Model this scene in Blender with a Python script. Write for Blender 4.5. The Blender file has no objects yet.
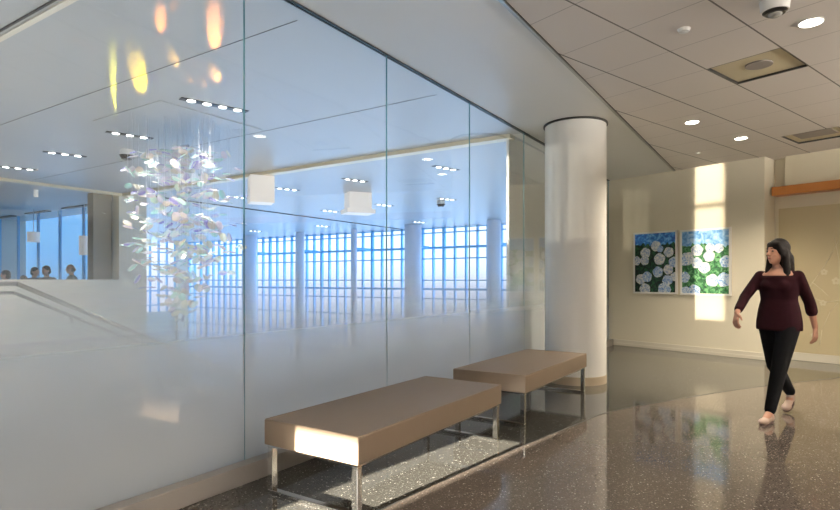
import bpy, bmesh, math, random
from mathutils import Vector, Matrix
random.seed(7)
C0 = bpy.context.scene.collection
sc = bpy.context.scene
f = 560.0; h = 1.26; H = 3.2
S, C = 0.546, 0.838
_n = math.hypot(S, C); S /= _n; C /= _n
PI = math.pi
GV = 2.878           # plane of the glass partition

def unp(px, py, z):
    d = f*(z-h)/(280-py); x = (px-420)/f*d
    return (S*x+C*d, -C*x+S*d)
def unpd(px, py, d):
    x = (px-420)/f*d
    return (S*x+C*d, -C*x+S*d, h+(280-py)*d/f)
def onv(px, v):
    r = (px-420)/f
    return v*(C+r*S)/(S-r*C)
def onu(px, u):
    r = (px-420)/f
    return u*(S-r*C)/(C+r*S)

A = Vector((11.2117, 2.894))
g2 = Vector((0.32155, 0.94689)).normalized()
g1 = Vector((g2.y, -g2.x))
AA, BB = A.dot(g1), A.dot(g2)          # 9.686, 6.345
def W(a, b, z=0.0):
    p = g1*a + g2*b
    return (p.x, p.y, z)

# ------------------------------------------------------------------ materials
def new_mat(name):
    m = bpy.data.materials.new(name); m.use_nodes = True
    nt = m.node_tree
    for n in list(nt.nodes): nt.nodes.remove(n)
    out = nt.nodes.new('ShaderNodeOutputMaterial')
    return m, nt, out
def N(nt, t, **kw):
    n = nt.nodes.new(t)
    for k, v in kw.items():
        if k.startswith('i_'):
            key = k[2:]
            n.inputs[int(key) if key.isdigit() else key.replace('_', ' ')].default_value = v
        else: setattr(n, k, v)
    return n
def mth(nt, op, a, b=None, c=None, clamp=False):
    n = nt.nodes.new('ShaderNodeMath'); n.operation = op; n.use_clamp = clamp
    for i, x in enumerate((a, b, c)):
        if x is None: continue
        if hasattr(x, 'links') or isinstance(x, bpy.types.NodeSocket): nt.links.new(x, n.inputs[i])
        else: n.inputs[i].default_value = x
    return n.outputs[0]
def rgb(c): return (c[0], c[1], c[2], 1)

def mat(name, col, rough=0.5, metal=0.0, spec=0.5, noise=0.0, nscale=8, bump=0.0, bscale=60, coat=0.0, emit=None, estr=0):
    m, nt, out = new_mat(name)
    p = N(nt, 'ShaderNodeBsdfPrincipled')
    p.inputs['Base Color'].default_value = rgb(col)
    p.inputs['Roughness'].default_value = rough
    p.inputs['Metallic'].default_value = metal
    p.inputs['Specular IOR Level'].default_value = spec
    p.inputs['Coat Weight'].default_value = coat
    p.inputs['Coat Roughness'].default_value = 0.05
    if emit:
        p.inputs['Emission Color'].default_value = rgb(emit); p.inputs['Emission Strength'].default_value = estr
    tc = N(nt, 'ShaderNodeTexCoord')
    if noise > 0:
        nz = N(nt, 'ShaderNodeTexNoise'); nz.inputs['Scale'].default_value = nscale; nz.inputs['Detail'].default_value = 4
        nt.links.new(tc.outputs['Object'], nz.inputs['Vector'])
        mx = N(nt, 'ShaderNodeMix', data_type='RGBA')
        mx.inputs['A'].default_value = rgb([c*(1-noise) for c in col]); mx.inputs['B'].default_value = rgb([min(1, c*(1+noise)) for c in col])
        nt.links.new(nz.outputs['Fac'], mx.inputs['Factor']); nt.links.new(mx.outputs['Result'], p.inputs['Base Color'])
    if bump > 0:
        nb = N(nt, 'ShaderNodeTexNoise'); nb.inputs['Scale'].default_value = bscale; nb.inputs['Detail'].default_value = 3
        nt.links.new(tc.outputs['Object'], nb.inputs['Vector'])
        bp = N(nt, 'ShaderNodeBump'); bp.inputs['Strength'].default_value = bump; bp.inputs['Distance'].default_value = 0.01
        nt.links.new(nb.outputs['Fac'], bp.inputs['Height']); nt.links.new(bp.outputs['Normal'], p.inputs['Normal'])
    nt.links.new(p.outputs[0], out.inputs['Surface'])
    return m

def terrazzo(name, base, chip, rough=0.1):
    m, nt, out = new_mat(name)
    tc = N(nt, 'ShaderNodeTexCoord')
    p = N(nt, 'ShaderNodeBsdfPrincipled'); p.inputs['Roughness'].default_value = rough
    p.inputs['Specular IOR Level'].default_value = 0.62
    v = N(nt, 'ShaderNodeTexVoronoi'); v.inputs['Scale'].default_value = 95
    nt.links.new(tc.outputs['Object'], v.inputs['Vector'])
    sep = N(nt, 'ShaderNodeSeparateColor'); nt.links.new(v.outputs['Color'], sep.inputs[0])
    r = N(nt, 'ShaderNodeValToRGB'); e = r.color_ramp.elements
    e[0].position = 0; e[0].color = rgb([c*0.55 for c in base]); e[1].position = 1; e[1].color = rgb(chip)
    a = e.new(0.45); a.color = rgb(base); a = e.new(0.8); a.color = rgb([c*1.6 for c in base]); a = e.new(0.93); a.color = rgb([c*2.2 for c in base])
    nt.links.new(sep.outputs[0], r.inputs[0])
    mk = mth(nt, 'LESS_THAN', v.outputs['Distance'], 0.42)
    mx = N(nt, 'ShaderNodeMix', data_type='RGBA'); mx.inputs['A'].default_value = rgb(base)
    nt.links.new(mk, mx.inputs['Factor']); nt.links.new(r.outputs[0], mx.inputs['B'])
    nz = N(nt, 'ShaderNodeTexNoise'); nz.inputs['Scale'].default_value = 1.1; nz.inputs['Detail'].default_value = 5
    nt.links.new(tc.outputs['Object'], nz.inputs['Vector'])
    hs = N(nt, 'ShaderNodeHueSaturation'); nt.links.new(mx.outputs['Result'], hs.inputs['Color'])
    nt.links.new(mth(nt, 'MULTIPLY_ADD', nz.outputs['Fac'], 0.35, 0.82), hs.inputs['Value'])
    nt.links.new(hs.outputs[0], p.inputs['Base Color'])
    nt.links.new(mth(nt, 'MULTIPLY_ADD', nz.outputs['Fac'], 0.04, rough-0.02), p.inputs['Roughness'])
    nt.links.new(p.outputs[0], out.inputs['Surface'])
    return m

def glass_mat(name, frit=True, tint=(0.96, 0.985, 1.0), refl=1.0, inner=False):
    m, nt, out = new_mat(name)
    lw = N(nt, 'ShaderNodeLayerWeight'); lw.inputs['Blend'].default_value = 0.5
    p5 = mth(nt, 'POWER', lw.outputs['Facing'], 5.0)
    fr = mth(nt, 'MULTIPLY_ADD', p5, 0.95*refl, 0.04*refl, clamp=True)
    tr = N(nt, 'ShaderNodeBsdfTransparent'); tr.inputs[0].default_value = rgb(tint)
    gl = N(nt, 'ShaderNodeBsdfGlossy'); gl.inputs['Roughness'].default_value = 0.0
    base = tr.outputs[0]
    if frit:
        geo = N(nt, 'ShaderNodeTexCoord'); sp = N(nt, 'ShaderNodeSeparateXYZ'); nt.links.new(geo.outputs['Object'], sp.inputs[0])
        mr = N(nt, 'ShaderNodeMapRange'); mr.interpolation_type = 'SMOOTHSTEP'
        mr.inputs['From Min'].default_value = 1.50; mr.inputs['From Max'].default_value = 0.18
        mr.inputs['To Min'].default_value = 0.0; mr.inputs['To Max'].default_value = 0.66
        nt.links.new(sp.outputs[2], mr.inputs[0])
        di = N(nt, 'ShaderNodeBsdfDiffuse'); di.inputs[0].default_value = (0.82, 0.84, 0.86, 1)
        tl = N(nt, 'ShaderNodeBsdfTranslucent'); tl.inputs[0].default_value = (0.90, 0.95, 1.0, 1)
        fm = N(nt, 'ShaderNodeMixShader'); fm.inputs[0].default_value = 0.5
        nt.links.new(di.outputs[0], fm.inputs[1]); nt.links.new(tl.outputs[0], fm.inputs[2])
        m2 = N(nt, 'ShaderNodeMixShader'); nt.links.new(mr.outputs[0], m2.inputs[0])
        nt.links.new(tr.outputs[0], m2.inputs[1]); nt.links.new(fm.outputs[0], m2.inputs[2]); base = m2.outputs[0]
    if inner:
        tr.inputs[0].default_value = (1, 1, 1, 1); nt.links.new(base, out.inputs['Surface']); return m
    mx = N(nt, 'ShaderNodeMixShader'); nt.links.new(fr, mx.inputs[0])
    nt.links.new(base, mx.inputs[1]); nt.links.new(gl.outputs[0], mx.inputs[2])
    nt.links.new(mx.outputs[0], out.inputs['Surface'])
    return m

def tile_mat():
    m, nt, out = new_mat('ceiling_tiles')
    geo = N(nt, 'ShaderNodeTexCoord')
    def coord(g, o, s):
        d = N(nt, 'ShaderNodeVectorMath', operation='DOT_PRODUCT'); d.inputs[1].default_value = (g.x, g.y, 0)
        nt.links.new(geo.outputs['Object'], d.inputs[0])
        return mth(nt, 'MODULO', mth(nt, 'MULTIPLY_ADD', d.outputs['Value'], 1/s, 100-o/s), 1.0)
    fa = coord(g1, 3.293-0.005, 0.655); fb = coord(g2, 1.812-0.006, 0.6135)
    la = mth(nt, 'LESS_THAN', fa, 0.012); lb = mth(nt, 'LESS_THAN', fb, 0.022)
    fac = mth(nt, 'MAXIMUM', mth(nt, 'MULTIPLY', la, 0.45), mth(nt, 'MULTIPLY', lb, 0.8))
    nz = N(nt, 'ShaderNodeTexNoise'); nz.inputs['Scale'].default_value = 220; nt.links.new(geo.outputs['Object'], nz.inputs['Vector'])
    mx = N(nt, 'ShaderNodeMix', data_type='RGBA'); mx.inputs['A'].default_value = (0.72, 0.675, 0.63, 1); mx.inputs['B'].default_value = (0.03, 0.025, 0.02, 1)
    nt.links.new(fac, mx.inputs['Factor'])
    p = N(nt, 'ShaderNodeBsdfPrincipled'); p.inputs['Roughness'].default_value = 0.55; p.inputs['Specular IOR Level'].default_value = 0.25
    nt.links.new(mx.outputs['Result'], p.inputs['Base Color'])
    bp = N(nt, 'ShaderNodeBump'); bp.inputs['Strength'].default_value = 0.08; bp.inputs['Distance'].default_value = 0.003
    nt.links.new(nz.outputs['Fac'], bp.inputs['Height']); nt.links.new(bp.outputs[0], p.inputs['Normal'])
    nt.links.new(p.outputs[0], out.inputs['Surface'])
    return m

def dichroic():
    m, nt, out = new_mat('dichroic_film')
    oi = N(nt, 'ShaderNodeObjectInfo'); lw = N(nt, 'ShaderNodeLayerWeight'); lw.inputs['Blend'].default_value = 0.4
    geo = N(nt, 'ShaderNodeNewGeometry')
    s = mth(nt, 'ADD', mth(nt, 'MULTIPLY', oi.outputs['Random'], 0.6), mth(nt, 'MULTIPLY', geo.outputs['Random Per Island'], 0.7))
    s = mth(nt, 'FRACT', mth(nt, 'ADD', s, mth(nt, 'MULTIPLY', lw.outputs['Facing'], 0.5)))
    r = N(nt, 'ShaderNodeValToRGB'); e = r.color_ramp.elements
    e[0].position = 0; e[0].color = (0.98, 0.95, 0.8, 1); e[1].position = 1; e[1].color = (0.93, 0.9, 1, 1)
    for q, c in ((0.2, (1.0, 0.97, 0.9)), (0.34, (0.82, 0.98, 0.78)), (0.46, (1.0, 0.88, 0.7)), (0.58, (0.98, 0.85, 0.95)), (0.68, (0.9, 0.92, 1)), (0.75, (0.45, 0.38, 0.9)), (0.80, (0.98, 0.98, 1)), (0.92, (0.6, 1.0, 0.88))):
        x = e.new(q); x.color = rgb(c)
    nt.links.new(s, r.inputs[0])
    tr = N(nt, 'ShaderNodeBsdfTransparent'); nt.links.new(r.outputs[0], tr.inputs[0])
    di = N(nt, 'ShaderNodeBsdfDiffuse'); nt.links.new(r.outputs[0], di.inputs[0])
    tl = N(nt, 'ShaderNodeBsdfTranslucent'); nt.links.new(r.outputs[0], tl.inputs[0])
    gl = N(nt, 'ShaderNodeBsdfGlossy'); gl.inputs['Roughness'].default_value = 0.15; nt.links.new(r.outputs[0], gl.inputs[0])
    a = N(nt, 'ShaderNodeMixShader'); a.inputs[0].default_value = 0.5; nt.links.new(di.outputs[0], a.inputs[1]); nt.links.new(tl.outputs[0], a.inputs[2])
    b = N(nt, 'ShaderNodeMixShader'); b.inputs[0].default_value = 0.25; nt.links.new(a.outputs[0], b.inputs[1]); nt.links.new(gl.outputs[0], b.inputs[2])
    c = N(nt, 'ShaderNodeMixShader'); c.inputs[0].default_value = 0.82; nt.links.new(tr.outputs[0], c.inputs[1]); nt.links.new(b.outputs[0], c.inputs[2])
    nt.links.new(c.outputs[0], out.inputs['Surface'])
    return m

def foliage(name, c1, c2, c3, scale):
    m, nt, out = new_mat(name)
    tc = N(nt, 'ShaderNodeTexCoord'); nz = N(nt, 'ShaderNodeTexNoise'); nz.inputs['Scale'].default_value = scale; nz.inputs['Detail'].default_value = 3; nz.inputs['Distortion'].default_value = 0.8
    nt.links.new(tc.outputs['Object'], nz.inputs['Vector'])
    r = N(nt, 'ShaderNodeValToRGB'); e = r.color_ramp.elements
    e[0].position = 0.36; e[0].color = rgb(c1); e[1].position = 0.66; e[1].color = rgb(c3); x = e.new(0.5); x.color = rgb(c2)
    nt.links.new(nz.outputs['Fac'], r.inputs[0])
    p = N(nt, 'ShaderNodeBsdfPrincipled'); p.inputs['Roughness'].default_value = 0.4
    nt.links.new(r.outputs[0], p.inputs['Base Color']); nt.links.new(p.outputs[0], out.inputs['Surface'])
    return m

M = {}
M['wall'] = mat('cream_wall', (0.80, 0.75, 0.61), 0.55, spec=0.3, noise=0.02, nscale=2, bump=0.03, bscale=150)
M['niche'] = mat('beige_board', (0.58, 0.50, 0.32), 0.35, spec=0.4)
M['etch'] = mat('etched_line', (0.68, 0.62, 0.47), 0.6)
M['bulk'] = mat('pale_bulkhead', (0.74, 0.68, 0.52), 0.6)
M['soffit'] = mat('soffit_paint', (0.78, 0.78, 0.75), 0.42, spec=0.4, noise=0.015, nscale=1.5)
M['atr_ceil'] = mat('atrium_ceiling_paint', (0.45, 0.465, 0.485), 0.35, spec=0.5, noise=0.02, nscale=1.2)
M['trim_cream'] = mat('cream_trim', (0.78, 0.7, 0.52), 0.4)
M['trim_dark'] = mat('dark_reveal', (0.05, 0.05, 0.05), 0.4, metal=0.3)
M['trim_metal'] = mat('brushed_metal_trim', (0.5, 0.5, 0.48), 0.35, metal=0.8)
M['curb'] = mat('curb_stone', (0.33, 0.31, 0.295), 0.3, noise=0.05, nscale=5)
M['base'] = mat('skirting_paint', (0.72, 0.68, 0.58), 0.4)
M['dark_tz'] = terrazzo('dark_terrazzo', (0.065, 0.064, 0.058), (0.55, 0.53, 0.49), 0.07)
M['brown_tz'] = terrazzo('brown_terrazzo', (0.140, 0.117, 0.100), (0.75, 0.70, 0.62), 0.07)
M['column'] = mat('white_column_lacquer', (0.90, 0.90, 0.88), 0.3, spec=0.4)
M['tanbase'] = mat('tan_plinth', (0.55, 0.46, 0.34), 0.4)
M['leather'] = mat('taupe_leather', (0.215, 0.162, 0.118), 0.42, spec=0.45, noise=0.04, nscale=6, bump=0.12, bscale=260)
M['chrome'] = mat('polished_steel', (0.72, 0.72, 0.72), 0.08, metal=1.0)
M['glass'] = glass_mat('fritted_glass', refl=1.3)
M['interlayer'] = glass_mat('frit_interlayer', inner=True)
M['clear'] = glass_mat('clear_glass', frit=False, refl=0.6)
M['blue_glass'] = glass_mat('blue_tinted_glass', frit=False, tint=(0.7, 0.85, 0.97), refl=0.8)
M['edge'] = mat('glass_edge', (0.16, 0.36, 0.42), 0.2)
M['tiles'] = tile_mat()
M['white'] = mat('white_plastic', (0.8, 0.8, 0.78), 0.35)
M['black'] = mat('black_plastic', (0.015, 0.015, 0.015), 0.3)
M['lens'] = mat('grey_lens', (0.35, 0.35, 0.33), 0.1)
M['lamp_w'] = mat('lamp_diffuser_warm', (1, 0.95, 0.85), 0.5, emit=(1, 0.93, 0.8), estr=9)
M['lamp_n'] = mat('lamp_diffuser_neutral', (1, 1, 1), 0.5, emit=(1, 0.98, 0.93), estr=7)
M['wood'] = mat('orange_cherry_wood', (0.50, 0.19, 0.04), 0.35, noise=0.12, nscale=3)
M['vent'] = mat('grey_vent', (0.30, 0.27, 0.25), 0.5)
M['recess'] = mat('recess_panel', (0.60, 0.53, 0.36), 0.45)
M['mull'] = mat('blue_grey_mullion', (0.15, 0.50, 0.82), 0.45)
M['white_wall'] = mat('white_wall_paint', (0.88, 0.87, 0.84), 0.5)
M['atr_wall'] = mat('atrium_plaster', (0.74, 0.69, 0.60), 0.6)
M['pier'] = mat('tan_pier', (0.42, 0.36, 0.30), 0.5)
M['pale_col'] = mat('pale_column_paint', (0.72, 0.72, 0.80), 0.4)
M['rail'] = mat('satin_steel_rail', (0.30, 0.28, 0.25), 0.3, metal=0.7)
M['stone'] = mat('pale_stone', (0.6, 0.57, 0.52), 0.5, noise=0.05)
M['atr_floor'] = mat('atrium_floor_stone', (0.6, 0.6, 0.6), 0.5)
M['blue_wall'] = mat('backlit_blue_panel', (0.10, 0.38, 0.75), 0.35, emit=(0.33, 0.62, 0.90), estr=0.85)  # emission stands in for blue daylight beyond the panes
M['film'] = dichroic()
M['wire'] = mat('fine_wire', (0.75, 0.75, 0.78), 0.3, metal=0.4)
M['frame_w'] = mat('white_frame', (0.88, 0.87, 0.84), 0.4)
M['sky_p'] = foliage('painted_blue_sky', (0.015, 0.09, 0.42), (0.03, 0.2, 0.62), (0.2, 0.5, 0.85), 14)
M['sky_p2'] = foliage('painted_pale_blue_sky', (0.10, 0.30, 0.65), (0.25, 0.5, 0.85), (0.5, 0.7, 0.9), 11)
M['leaf_d'] = foliage('painted_dark_leaves', (0.002, 0.008, 0.012), (0.004, 0.03, 0.025), (0.02, 0.12, 0.05), 22)
M['leaf_l'] = foliage('painted_green_leaves', (0.01, 0.06, 0.03), (0.03, 0.17, 0.06), (0.18, 0.42, 0.2), 18)
M['bloom'] = foliage('painted_white_bloom', (0.25, 0.38, 0.62), (0.62, 0.66, 0.72), (0.85, 0.86, 0.8), 40)
M['bloom2'] = foliage('painted_bluish_bloom', (0.12, 0.28, 0.62), (0.45, 0.58, 0.78), (0.75, 0.8, 0.8), 40)
M['skin'] = mat('skin', (0.55, 0.29, 0.20), 0.5)
M['lip'] = mat('lip', (0.45, 0.12, 0.10), 0.5)
M['eye'] = mat('eye_dark', (0.02, 0.015, 0.012), 0.3)
M['hair'] = mat('dark_brown_hair', (0.005, 0.003, 0.003), 0.6, spec=0.2, noise=0.3, nscale=30, bump=0.3, bscale=80)
M['maroon'] = mat('maroon_knit', (0.016, 0.0035, 0.006), 0.9, spec=0.1, noise=0.15, nscale=12)
M['trouser'] = mat('black_trousers', (0.003, 0.0032, 0.004), 0.9, spec=0.1)
M['shoe'] = mat('pale_pink_shoe', (0.62, 0.46, 0.38), 0.5)
M['sole'] = mat('shoe_sole', (0.10, 0.06, 0.05), 0.6)
M['navy'] = mat('navy_cloth', (0.03, 0.06, 0.12), 0.8)
M['teal_shirt'] = mat('teal_cloth', (0.05, 0.14, 0.17), 0.8)
M['greycloth'] = mat('grey_cloth', (0.12, 0.13, 0.15), 0.8)
M['tanhair'] = mat('greying_hair', (0.25, 0.19, 0.15), 0.6)

# ------------------------------------------------------------------ mesh helpers
def link(name, bm, mats, parent=None, smooth=False, bevel=0, seg=2, loc=None, keep=False):
    me = bpy.data.meshes.new(name); 
    if not keep: bmesh.ops.recalc_face_normals(bm, faces=bm.faces)
    bm.to_mesh(me); bm.free()
    if not isinstance(mats, (list, tuple)): mats = [mats]
    for m in mats: me.materials.append(m)
    o = bpy.data.objects.new(name, me); C0.objects.link(o)
    if smooth:
        for p in me.polygons: p.use_smooth = True
    if bevel:
        b = o.modifiers.new('b', 'BEVEL'); b.width = bevel; b.segments = seg; b.limit_method = 'ANGLE'; b.angle_limit = 0.6
        b.harden_normals = False
    if parent is not None: o.parent = parent
    if loc: o.location = loc
    return o
def tag(o, label=None, cat=None, group=None, kind=None):
    if label: o['label'] = label
    if cat: o['category'] = cat
    if group: o['group'] = group
    if kind: o['kind'] = kind
    return o
def struct(o): o['kind'] = 'structure'; return o
def thing(name, label, cat, loc=(0, 0, 0), rz=0, group=None, kind=None):
    o = bpy.data.objects.new(name, None); C0.objects.link(o); o.location = loc; o.rotation_euler = (0, 0, rz); o.empty_display_size = 0.1
    if kind == 'structure': o['kind'] = kind
    else: tag(o, label, cat, group)
    return o
def hexa(bm, P, mi=0):
    vs = [bm.verts.new(p) for p in P]
    for q in ((0, 3, 2, 1), (4, 5, 6, 7), (0, 1, 5, 4), (1, 2, 6, 5), (2, 3, 7, 6), (3, 0, 4, 7)):
        fc = bm.faces.new([vs[i] for i in q]); fc.material_index = mi
def box(bm, x0, x1, y0, y1, z0, z1, mi=0):
    hexa(bm, [(x0, y0, z0), (x1, y0, z0), (x1, y1, z0), (x0, y1, z0), (x0, y0, z1), (x1, y0, z1), (x1, y1, z1), (x0, y1, z1)], mi)
def boxab(bm, a0, a1, b0, b1, z0, z1, mi=0):
    hexa(bm, [W(a0, b0, z0), W(a1, b0, z0), W(a1, b1, z0), W(a0, b1, z0), W(a0, b0, z1), W(a1, b0, z1), W(a1, b1, z1), W(a0, b1, z1)], mi)
def B(*a, **k):
    bm = bmesh.new(); box(bm, *a, **k); return bm
def cyl(bm, r0, r1, z0, z1, seg=32, cx=0, cy=0, cap=True, mi=0):
    a = [bm.verts.new((cx+r0*math.cos(2*PI*i/seg), cy+r0*math.sin(2*PI*i/seg), z0)) for i in range(seg)]
    b = [bm.verts.new((cx+r1*math.cos(2*PI*i/seg), cy+r1*math.sin(2*PI*i/seg), z1)) for i in range(seg)]
    for i in range(seg):
        fc = bm.faces.new((a[i], a[(i+1) % seg], b[(i+1) % seg], b[i])); fc.material_index = mi; fc.smooth = True
    if cap:
        for fc in (bm.faces.new(a[::-1]), bm.faces.new(b)):
            fc.material_index = mi
            for e in fc.edges: e.smooth = False
def tube(bm, p, q, r, seg=8, r2=None, mi=0):
    p = Vector(p); q = Vector(q); d = (q-p).normalized(); r2 = r if r2 is None else r2
    u = d.orthogonal().normalized(); w = d.cross(u)
    a = [bm.verts.new(p+(u*math.cos(2*PI*i/seg)+w*math.sin(2*PI*i/seg))*r) for i in range(seg)]
    b = [bm.verts.new(q+(u*math.cos(2*PI*i/seg)+w*math.sin(2*PI*i/seg))*r2) for i in range(seg)]
    for i in range(seg):
        fc = bm.faces.new((a[i], a[(i+1) % seg], b[(i+1) % seg], b[i])); fc.smooth = True; fc.material_index = mi
    bm.faces.new(a[::-1]); bm.faces.new(b)
def poly(bm, pts, z):
    return bm.faces.new([bm.verts.new((p[0], p[1], z)) for p in pts])
def slab(name, pts, z0, z1, m, holes=()):
    """extruded polygon with optional holes"""
    bm = bmesh.new(); es = []
    for loop in [pts]+list(holes):
        vs = [bm.verts.new((p[0], p[1], z0)) for p in loop]
        es += [bm.edges.new((vs[i], vs[(i+1) % len(vs)])) for i in range(len(vs))]
    bmesh.ops.triangle_fill(bm, use_beauty=True, use_dissolve=False, edges=es)
    r = bmesh.ops.extrude_face_region(bm, geom=list(bm.faces))
    for v in [g for g in r['geom'] if isinstance(g, bmesh.types.BMVert)]: v.co.z = z1
    return struct(link(name, bm, m))

# ------------------------------------------------------------------ camera
cam = bpy.data.cameras.new('camera'); co = bpy.data.objects.new('camera', cam); C0.objects.link(co)
cam.lens = 24; cam.sensor_width = 36; cam.shift_y = 25/840.0; cam.clip_end = 300
co.location = (0, 0, h)
fw = Vector((C, S, 0)); co.rotation_euler = fw.to_track_quat('-Z', 'Y').to_euler()
sc.camera = co

# ------------------------------------------------------------------ floors
edge_px = [(380.7, 509.6), (450, 477), (520, 446.4), (583, 422), (600, 414), (636, 406), (674, 400), (720, 392), (765.7, 385.7), (817, 380), (840, 378)]
edge = [unp(x, y, 0) for x, y in edge_px]
edge = [(-16, 2.35), (-6, 2.2), (0, 2.02), (1.6, 1.9)] + edge + [(9.7, -0.75), (10.35, -0.95)]
# smooth the curve a little
def chaikin(p):
    r = [p[0]]
    for i in range(len(p)-1):
        a, b = p[i], p[i+1]
        r += [(a[0]*.75+b[0]*.25, a[1]*.75+b[1]*.25), (a[0]*.25+b[0]*.75, a[1]*.25+b[1]*.75)]
    return r+[p[-1]]
edge = chaikin(chaikin(edge))
far_c = [W(10.35, -3.0)[:2], W(10.35, 4.2)[:2]]
wallend = (11.75, 3.2)
slab('floor', edge + [(10.6, -7), (-16, -7)], -0.05, 0.0, M['brown_tz'])
slab('floor', edge + [W(10.4, 2.0)[:2], W(10.4, 6.3)[:2], (12.2, 3.3), (12.2, 3.0), (-2.2, 3.0), (-2.2, 7.5), (-16, 7.5)][0:0] + [(10.9, -1.0), W(10.4, 2.0)[:2], W(10.4, 6.3)[:2], (11.6, 3.05), (-2.2, 3.05), (-2.2, 7.5), (-16, 7.5)], -0.05, 0.0, M['dark_tz'])
bm = bmesh.new()
for i in range(len(edge)-1):
    p, q = Vector(edge[i]), Vector(edge[i+1]); n = Vector((-(q-p).y, (q-p).x)).normalized()*0.006
    vs = [bm.verts.new((a.x, a.y, 0.0012)) for a in (p-n, q-n, q+n, p+n)]; bm.faces.new(vs)
struct(link('trim_1', bm, M['trim_dark']))

# ------------------------------------------------------------------ our ceiling (soffit beside the glass, tile field)
SU = 1.658
rec1 = [W(a, b)[:2] for a, b in ((5.258, 1.812), (5.913, 1.812), (5.913, 2.425), (5.258, 2.425))]
rec2 = [W(a, b)[:2] for a, b in ((8.533, 2.30), (9.188, 2.30), (9.188, 2.95), (8.533, 2.95))]
slab('ceiling', [(-16, -7), (11.4, -7), (11.4, SU), (-16, SU)], H, H+0.04, M['tiles'], [rec1, rec2])
slab('ceiling', [(-16, SU), (11.9, SU), (11.9, 3.05), (6.94, 3.05), (6.94, 2.89), (-2.2, 2.89), (-2.2, 7.5), (-16, 7.5)], H, H+0.04, M['soffit'])
struct(link('trim_2', B(-16, 11.62, SU-0.028, SU+0.0, H-0.012, H-0.0005), M['trim_metal']))
struct(link('trim_3', B(-16, 11.62, SU-0.036, SU-0.030, H-0.006, H-0.0005), M['trim_dark']))

# ------------------------------------------------------------------ glass partition
GU1 = 11.5
struct(link('trim_4', B(-2.2, GU1-0.35, GV-0.092, GV+0.05, 0.0, 0.118), M['curb'], bevel=0.004))
bm = bmesh.new(); box(bm, -2.2, GU1-0.35, GV-0.022, GV-0.010, H-0.010, H-0.001); box(bm, -2.2, GU1-0.35, GV+0.010, GV+0.022, H-0.010, H-0.001)
struct(link('trim_5', bm, M['trim_dark']))
js = [-2.2, -0.674, 0.85, 2.370, 3.888, 5.403, 6.92, 8.44, 9.96, 11.15]
for i in range(len(js)-1):
    bm = bmesh.new(); x0, x1 = js[i]+0.002, js[i+1]-0.002
    box(bm, x0, x1, GV-0.006, GV+0.006, 0.119, H-0.002)
    bm.faces.ensure_lookup_table()
    for fc in bm.faces:
        n = fc.normal if fc.normal.length else fc.calc_center_median()
        c = fc.calc_center_median()
        fc.material_index = 0 if (abs(c.y-GV) > 0.005) else 1
    for y in (-0.004, -0.0015, 0.0015, 0.004):
        fc = bm.faces.new([bm.verts.new(p) for p in ((x0, GV+y, 0.125), (x1, GV+y, 0.125), (x1, GV+y, 1.6), (x0, GV+y, 1.6))]); fc.material_index = 2
    struct(link('window_%d' % (i+1), bm, [M['glass'], M['edge'], M['interlayer']]))
# solid wall behind the last panes
struct(link('wall_behind_glass', B(6.95, 17.4, 3.10, 3.14, -4.0, H-0.001), M['white_wall']))

# ------------------------------------------------------------------ far wall with niche (a,b frame)
bend = 3.572
bm = bmesh.new(); boxab(bm, AA, AA+0.5, bend, BB+0.55, 0, H-0.001); struct(link('wall_far', bm, M['wall']))
bm = bmesh.new(); boxab(bm, 10.1, 10.3, -4.2, bend-0.001, 0, H-0.001); struct(link('wall_niche', bm, M['wall']))
bm = bmesh.new(); boxab(bm, 9.95, 10.099, -4.2, 3.375, 2.735, H-0.001); struct(link('wall_bulkhead', bm, M['bulk']))
# skirting
bm = bmesh.new(); boxab(bm, AA-0.02, AA-0.001, bend-0.02, BB-0.0, 0.001, 0.115); boxab(bm, AA-0.028, AA-0.021, bend-0.028, BB-0.0, 0.001, 0.055)
boxab(bm, AA-0.02, 10.07, bend-0.02, bend-0.001, 0.001, 0.115); struct(link('baseboard_far', bm, M['base'], bevel=0.003))
bm = bmesh.new(); boxab(bm, 10.07, 10.099, -4.2, bend-0.022, 0.001, 0.125); struct(link('baseboard_niche', bm, M['base'], bevel=0.004))

# wooden beam
bm = bmesh.new(); boxab(bm, 9.88, 10.098, -4.0, bend-0.03, 2.595, 2.732)
tag(link('wooden_shelf_beam', bm, M['wood'], bevel=0.003), 'long orange cherry wood beam shelf running across the niche at the right', 'shelf')
# panel with etched branches
pn = thing('etched_panel', 'large olive beige wall panel with faint etched branches behind the walking woman', 'panel', W(10.09, 1.4, 0.13))
bm = bmesh.new(); boxab(bm, 10.078, 10.098, -3.6, bend-0.06, 0.127, 2.40)
o = link('board', bm, M['niche'], bevel=0.003); o.parent = pn; o.matrix_parent_inverse = Matrix.Translation(pn.location).inverted()
def branch(pts, r=0.004):
    bm = bmesh.new()
    for (b0, z0), (b1, z1) in zip(pts[:-1], pts[1:]):
        tube(bm, W(10.077, b0, z0), W(10.077, b1, z1), r, 6)
    o = link('etched_branch', bm, M['etch']); o.parent = pn; o.matrix_parent_inverse = Matrix.Translation(pn.location).inverted()
def pxb(px, py, a=10.077):
    r = (px-420)/f
    A0 = (a*g1.x*S-a*g1.y*C, a*g1.x*C+a*g1.y*S); B0 = (g2.x*S-g2.y*C, g2.x*C+g2.y*S)
    b = (r*A0[1]-A0[0])/(B0[0]-r*B0[1]); d = A0[1]+b*B0[1]
    return b, h+(280-py)*d/f
for pts in ([(839, 240), (828, 260), (818, 275), (806, 292), (796, 300)], [(806, 292), (818, 300), (828, 302), (840, 300)], [(838, 303), (830, 312), (822, 330), (820, 345)], [(812, 282), (822, 290), (828, 296)], [(834, 235), (839, 260), (840, 285)]):
    branch([pxb(*p) for p in pts])
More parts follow.
